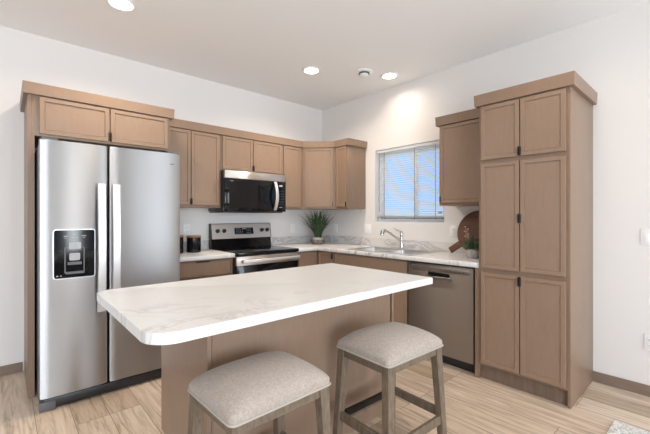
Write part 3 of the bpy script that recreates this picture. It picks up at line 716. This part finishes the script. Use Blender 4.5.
# ---------------------------------------------------------------- stools
def hexa(bm, pb, pt, wb, wt):
    """square bar from pb to pt"""
    lo = [bm.verts.new((pb[0] + sx_ * wb[0] / 2, pb[1] + sy_ * wb[1] / 2, pb[2])) for sx_, sy_ in ((-1, -1), (1, -1), (1, 1), (-1, 1))]
    hi = [bm.verts.new((pt[0] + sx_ * wt[0] / 2, pt[1] + sy_ * wt[1] / 2, pt[2])) for sx_, sy_ in ((-1, -1), (1, -1), (1, 1), (-1, 1))]
    bm.faces.new(lo[::-1]); bm.faces.new(hi)
    for i in range(4): bm.faces.new((lo[i], lo[(i + 1) % 4], hi[(i + 1) % 4], hi[i]))
    es = [e for e in bm.edges if e.is_valid]
    bmesh.ops.bevel(bm, geom=es, offset=.002, segments=1, affect='EDGES')
def make_stool(label, loc, rz):
    t = thing('counter_stool', label, 'stool', (0, 0, 0), 'backless counter stools at the island')
    SW, SD, ZS = .443, .353, .612
    hx, hy = SW / 2 - .032, SD / 2 - .030
    sp_x, sp_y = .032, .030
    def leg(sx_, sy_, z): k = 1 - z / ZS; return (sx_ * (hx + sp_x * k), sy_ * (hy + sp_y * k), z)
    for sx_ in (-1, 1):
        for sy_ in (-1, 1):
            bm = BM(); hexa(bm, leg(sx_, sy_, 0), leg(sx_, sy_, ZS), (.036, .034), (.046, .042)); obj('leg', bm, 'stoolwood', t)
    for sy_ in (-1, 1):
        y = sy_ * (hy + .006); bm = BM(); box(bm, -hx + .021, hx - .021, y - .010, y + .010, ZS - .042, ZS - .001, .002, 1); obj('apron', bm, 'stoolwood', t)
    for sx_ in (-1, 1):
        x = sx_ * (hx + .008); bm = BM(); box(bm, x - .010, x + .010, -hy + .019, hy - .019, ZS - .042, ZS - .001, .002, 1); obj('apron', bm, 'stoolwood', t)
    zs_ = .245
    for sy_, z in ((-1, zs_ - .01), (1, zs_)):
        c_ = leg(1, sy_, z); y = c_[1]; x = c_[0] - .017; bm = BM(); box(bm, -x, x, y - .010, y + .010, z - .022, z + .022, .002, 1); st = obj('stretcher', bm, 'stoolwood', t)
        if sy_ == 1:
            bm = BM(); box(bm, -x + .01, x - .01, y - .0125, y + .0095, z + .0225, z + .0245); box(bm, -x + .01, x - .01, y - .0125, y - .0102, z - .005, z + .0215); obj('foot_plate', bm, 'bronze', st, label='dark metal foot plate')
    for sx_ in (-1, 1):
        z = zs_ + .02; c_ = leg(sx_, 1, z); x = c_[0]; y = c_[1] - .015; bm = BM(); box(bm, x - .010, x + .010, -y, y, z - .022, z + .022, .002, 1); obj('stretcher', bm, 'stoolwood', t)
    # cushion
    bm = BM(); n = 28; grid = []
    def outline(u, v):
        # map square to rounded rectangle
        r = .024; X, Y = u * SW / 2, v * SD / 2
        ax, ay = abs(X) - (SW / 2 - r), abs(Y) - (SD / 2 - r)
        if ax > 0 and ay > 0:
            l = math.hypot(ax, ay); m_ = max(ax, ay); s = m_ / l
            X = math.copysign(SW / 2 - r + ax * s, X); Y = math.copysign(SD / 2 - r + ay * s, Y)
        return X, Y
    for i in range(n + 1):
        row = []
        for j in range(n + 1):
            u, v = math.sin((i / n - .5) * math.pi), math.sin((j / n - .5) * math.pi)
            X, Y = outline(u, v)
            d = (1 - abs(u) ** 3.2) ** .55 * (1 - abs(v) ** 2.8) ** .5
            row.append(bm.verts.new((X * (1 + .012 * d), Y * (1 + .012 * d), ZS + .024 + .068 * d)))
        grid.append(row)
    for i in range(n):
        for j in range(n): bm.faces.new((grid[i][j], grid[i + 1][j], grid[i + 1][j + 1], grid[i][j + 1]))
    loop = [grid[i][0] for i in range(n + 1)] + [grid[n][j] for j in range(1, n + 1)] + [grid[i][n] for i in range(n - 1, -1, -1)] + [grid[0][j] for j in range(n - 1, 0, -1)]
    low = [bm.verts.new((q.co.x, q.co.y, ZS + .0005)) for q in loop]
    for i in range(len(loop)): bm.faces.new((loop[i], loop[(i + 1) % len(loop)], low[(i + 1) % len(loop)], low[i]))
    bm.faces.new(low); lc = [(q.co.x * 1.006, q.co.y * 1.008, ZS + .004) for q in low]
    cu = obj('seat_cushion', bm, 'fabric', t, True)
    for p in cu.data.polygons: p.use_smooth = True
    bm = BM(); pts = lc + [lc[0]]; tube(bm, pts, .0042, 8); obj('piping', bm, 'piping', cu, True)
    t.location = loc; t.rotation_euler = (0, 0, R(rz)); return t
s1 = make_stool('beige upholstered backless stool nearest the camera, at the left of the island overhang', (-2.668, -2.655, 0), 1.0)
def copy_tree(o, parent=None):
    c = o.copy(); COL.objects.link(c); c.parent = parent
    for ch in list(o.children): copy_tree(ch, c)
    return c
s2 = copy_tree(s1); s2.location = (-1.934, -2.722, 0); s2.rotation_euler = (0, 0, R(-2))
s2['label'] = 'beige upholstered backless stool at the island end closer to the dishwasher'

# ---------------------------------------------------------------- decor on the counters
# grass plant
gx, gy = -.338, -.297
gp = thing('potted_grass', 'long green grass plant in a ribbed pot in the counter corner', 'plant', (gx, gy, .9145))
bm = BM(); lathe(bm, [(.0, 0), (.068, 0), (.084, .012), (.091, .035), (.086, .058), (.078, .062), (.0, .062)], (gx, gy, .9145), 96, .02, 24); pt = obj('pot', bm, 'potbrown', gp, True)
bm = BM(); lathe(bm, [(.066, .062), (.078, .062), (.080, .075), (.078, .090), (.070, .090), (.068, .075), (.0, .072)], (gx, gy, .9145), 96, .015, 24); obj('pot_band', bm, 'potcream', pt, True, label='cream woven band')
bm = BM()
for i in range(210):
    a = random.uniform(0, math.tau); r0 = random.uniform(0, .045); ln = random.uniform(.27, .46); lean = random.uniform(.03, .27); hw = random.uniform(.004, .0075)
    bx_, by_ = gx + r0 * math.cos(a), gy + r0 * math.sin(a); a2 = a + random.uniform(-.5, .5); px, py = -math.sin(a2), math.cos(a2); prev = None
    for q in range(7):
        t = q / 6; rad = r0 + lean * t ** 1.6; z = .985 + ln * (t - .18 * t * t * (lean / .22))
        X, Y = gx + rad * math.cos(a2) + (bx_ - gx - r0 * math.cos(a2)) * (1 - t), gy + rad * math.sin(a2) + (by_ - gy - r0 * math.sin(a2)) * (1 - t)
        z = min(z, 1.362 + .004 * math.sin(i))
        X = min(X, -.03); Y = min(Y, -.03)
        w_ = hw * (1 - t ** 2.5) + .0004
        cur = (bm.verts.new((X - px * w_, Y - py * w_, z)), bm.verts.new((X, Y, z - w_ * .5)), bm.verts.new((X + px * w_, Y + py * w_, z)))
        if prev: bm.faces.new((prev[0], prev[1], cur[1], cur[0])); bm.faces.new((prev[1], prev[2], cur[2], cur[1]))
        prev = cur
obj('grass_blades', bm, 'grass', gp, normals=False)
# canisters
def canister(label, x, y, r, h):
    t = thing('canister', label, 'canister', (x, y, .9145), 'black canisters beside the refrigerator')
    bm = BM(); lathe(bm, [(0, 0), (r - .004, 0), (r, .004), (r, h - .022), (r - .003, h - .018), (0, h - .018)], (x, y, .9145), 40); obj('jar', bm, 'black', t, True)
    bm = BM(); lathe(bm, [(0, h - .0178), (r + .001, h - .0178), (r + .002, h - .012), (r + .002, h - .003), (r - .002, h), (0, h)], (x, y, .9145), 40); obj('lid', bm, 'lidwood', t, True, label='wooden lid')
canister('black canister with a wooden lid nearer the range', -1.975, -.245, .069, .170)
canister('black canister with a wooden lid partly hidden behind the refrigerator edge', -2.150, -.235, .069, .178)
# round board
bt = R(13); cyb, czb, rb = -2.330, 1.136, .208; xb = -.085
bm = BM(); lathe(bm, [(0, -.009), (rb - .005, -.009), (rb, -.004), (rb, .004), (rb - .005, .009), (0, .009)], (0, 0, 0), 64)
mtx = Matrix.Translation((xb, cyb, czb)) @ Matrix.Rotation(bt, 4, 'Y') @ Matrix.Rotation(R(90), 4, 'Y')
bmesh.ops.transform(bm, matrix=mtx, verts=bm.verts)
rbt = thing('round_serving_board', 'round dark wood serving board with handle leaning on the backsplash', 'serving board', (xb, cyb, .9145)); obj('disc', bm, 'board', rbt, True)
bm = BM(); box(bm, -.0095, .0095, rb - .012, rb + .122, -.032, .032, .005, 2)
mtx = Matrix.Translation((xb, cyb, czb)) @ Matrix.Rotation(bt, 4, 'Y') @ Matrix.Rotation(R(-37), 4, 'X')
bmesh.ops.transform(bm, matrix=mtx, verts=bm.verts); obj('board_handle', bm, 'board', rbt, True)
# small plant
px_, py_ = -.345, -2.405
sp_ = thing('potted_succulent', 'small bushy green plant in a round concrete pot by the pantry', 'plant', (px_, py_, .9145))
bm = BM(); lathe(bm, [(0, 0), (.036, 0), (.052, .018), (.057, .042), (.053, .066), (.046, .080), (.041, .080), (.044, .066), (0, .064)], (px_, py_, .9145), 40); obj('pot', bm, 'concrete', sp_, True)
bm = BM()
def leafq(bm, c, d, l, w_):
    d = Vector(d).normalized(); s = d.cross(Vector((0, 0, 1)));
    if s.length < .1: s = Vector((1, 0, 0))
    s.normalize(); u = s.cross(d); c = Vector(c)
    a = bm.verts.new(c); b = bm.verts.new(c + d * l * .5 + s * w_ + u * .002); e_ = bm.verts.new(c + d * l); f_ = bm.verts.new(c + d * l * .5 - s * w_ + u * .002); g_ = bm.verts.new(c + d * l * .5 - u * .003)
    bm.faces.new((a, b, g_)); bm.faces.new((b, e_, g_)); bm.faces.new((e_, f_, g_)); bm.faces.new((f_, a, g_))
stems = []
for i in range(46):
    a = random.uniform(0, math.tau); ln = random.uniform(.06, .13); el = random.uniform(.2, 1.45)
    d = Vector((math.cos(a) * math.cos(el), math.sin(a) * math.cos(el), math.sin(el))); base = Vector((px_ + .02 * math.cos(a), py_ + .02 * math.sin(a), .985)); tip = base + d * ln
    tube(bm, [base, base + d * ln * .5, tip], .0014, 4); stems.append(tip)
    for q in range(11):
        t = random.uniform(.25, 1); c_ = base + d * ln * t; dd_ = d * .5 + Vector((random.uniform(-1, 1), random.uniform(-1, 1), random.uniform(-.6, 1)))
        leafq(bm, c_, dd_, random.uniform(.016, .028), random.uniform(.005, .008))
obj('foliage', bm, 'leaf', sp_, normals=False)
bm = BM()
for i in range(5):
    tp = Vector((px_ - .0 + random.uniform(-.03, .015), py_ + .062 + random.uniform(-.025, .025), 1.10 + i * .022)); tube(bm, [(px_, py_ + .01, 1.0), (px_, py_ + .03, 1.05), tp], .0012, 4)
    for q in range(7): leafq(bm, tp, (random.uniform(-1, 1), random.uniform(-1, 1), random.uniform(-.2, 1)), .013, .005)
obj('flower_stems', bm, 'flower', sp_, normals=False, label='pale peach flower stems')

# ---------------------------------------------------------------- outlets and switches
def outlet(label, f, u, z, kind='outlet', w=.072, h=.116, group=None):
    cx_, cy_ = f(u, 0); t = thing('wall_' + ('switch' if kind == 'switch' else 'socket'), label, 'light switch' if kind == 'switch' else 'outlet', (cx_, cy_, z - h / 2))
    pl = fx('cover_plate', 'white', t, f, u - w / 2, u + w / 2, .0005, .0062, z - h / 2, z + h / 2, bev=.0025)
    ng = 2 if w > .1 else 1
    for g_ in range(ng):
        uu = u + (g_ - (ng - 1) / 2) * .046
        if kind == 'switch':
            fx('rocker', 'white', t, f, uu - .016, uu + .016, .0062, .0095, z - .033, z + .033, bev=.001)
        else:
            for s in (-1, 1):
                fc_ = fx('receptacle', 'white', t, f, uu - .016, uu + .016, .0062, .0085, z + s * .021 - .014, z + s * .021 + .014, bev=.002)
                bm = BM(); fbox(bm, f, uu - .009, uu - .007, .0086, .0089, z + s * .021 - .004, z + s * .021 + .006); fbox(bm, f, uu + .007, uu + .009, .0086, .0089, z + s * .021 - .004, z + s * .021 + .006); fbox(bm, f, uu - .002, uu + .002, .0086, .0089, z + s * .021 - .010, z + s * .021 - .006)
                obj('slots', bm, 'slot', fc_)
    return t
outlet('white outlet above the canisters beside the refrigerator', fa, -1.955, 1.14)
outlet('white outlet between the range and the grass plant', fa, -.533, 1.12)
outlet('white outlet right of the grass plant under the narrow end cabinet', fb, .292, 1.113)
outlet('white double-gang switch left of the faucet below the window', fb, .875, 1.125, 'switch', .118)
outlet('white outlet between the window and the round serving board', fb, 2.03, 1.130)
outlet('white switch on the open wall right of the pantry', fb, 3.535, 1.135, 'switch', .118)
outlet('white outlet low on the open wall right of the pantry', fb, 3.532, .385)

# ---------------------------------------------------------------- ceiling fixtures
def downlight(label, x, y, r=.082, power=LAMP_W, warm=(1.0, .85, .69)):
    t = thing('recessed_ceiling_light', label, 'ceiling light', (x, y, H), 'recessed lights in the ceiling')
    bm = BM(); lathe(bm, [(r - .012, -.0005), (r + .016, -.0005), (r + .014, -.007), (r, -.010), (r - .004, -.006), (r - .012, -.004)], (x, y, H), 40)
    obj('trim_ring', bm, 'ring', t, True)
    bm = BM(); lathe(bm, [(0, -.0045), (r - .012, -.0045), (r - .012, -.0075), (0, -.0075)], (x, y, H), 40); obj('lens', bm, 'lamp', t, True)
    d = bpy.data.lights.new('lamp', 'AREA'); d.shape = 'DISK'; d.size = .14; d.spread = R(150); d.energy = power; d.color = warm
    lo = bpy.data.objects.new('lamp', d); COL.objects.link(lo); lo.parent = t; lo.location = (0, 0, -.012)
    return t
downlight('glowing recessed ceiling light above the refrigerator side, leftmost in view', -2.795, -.985)
downlight('glowing recessed ceiling light left of the smoke alarm', -1.025, -.99)
downlight('glowing recessed ceiling light right of the smoke alarm, near the window wall', -.30, -1.45, power=3.0)
for x, y in ((-1.0, -3.2), (-2.8, -3.2), (-4.6, -1.6), (-4.8, -4.2), (-2.4, -5.6)):
    downlight('recessed ceiling light in the living area outside the view', x, y, power=LIVING_LAMP_W)
sd = thing('smoke_alarm', 'white round smoke alarm with dark slot on the ceiling', 'smoke alarm', (-.585, -1.335, H))
bm = BM(); lathe(bm, [(0, -.0005), (.088, -.0005), (.086, -.010), (.070, -.016), (0, -.016)], (-.585, -1.335, H), 40); obj('base_plate', bm, 'white', sd, True)
bm = BM(); lathe(bm, [(0, -.0162), (.058, -.0162), (.058, -.030), (0, -.030)], (-.585, -1.335, H), 40); obj('vent_ring', bm, 'slot', sd, True, label='dark vent slot')
bm = BM(); lathe(bm, [(0, -.0302), (.050, -.0302), (.048, -.046), (.034, -.056), (0, -.058)], (-.585, -1.335, H), 40); obj('dome', bm, 'white', sd, True)

# ---------------------------------------------------------------- rug
bm = BM(); box(bm, -1.9, -.585, -5.2, -3.418, .001, .012, .004, 2)
tag(obj('area_rug', bm, 'rug'), 'white speckled rug corner on the plank floor at lower right', 'rug')
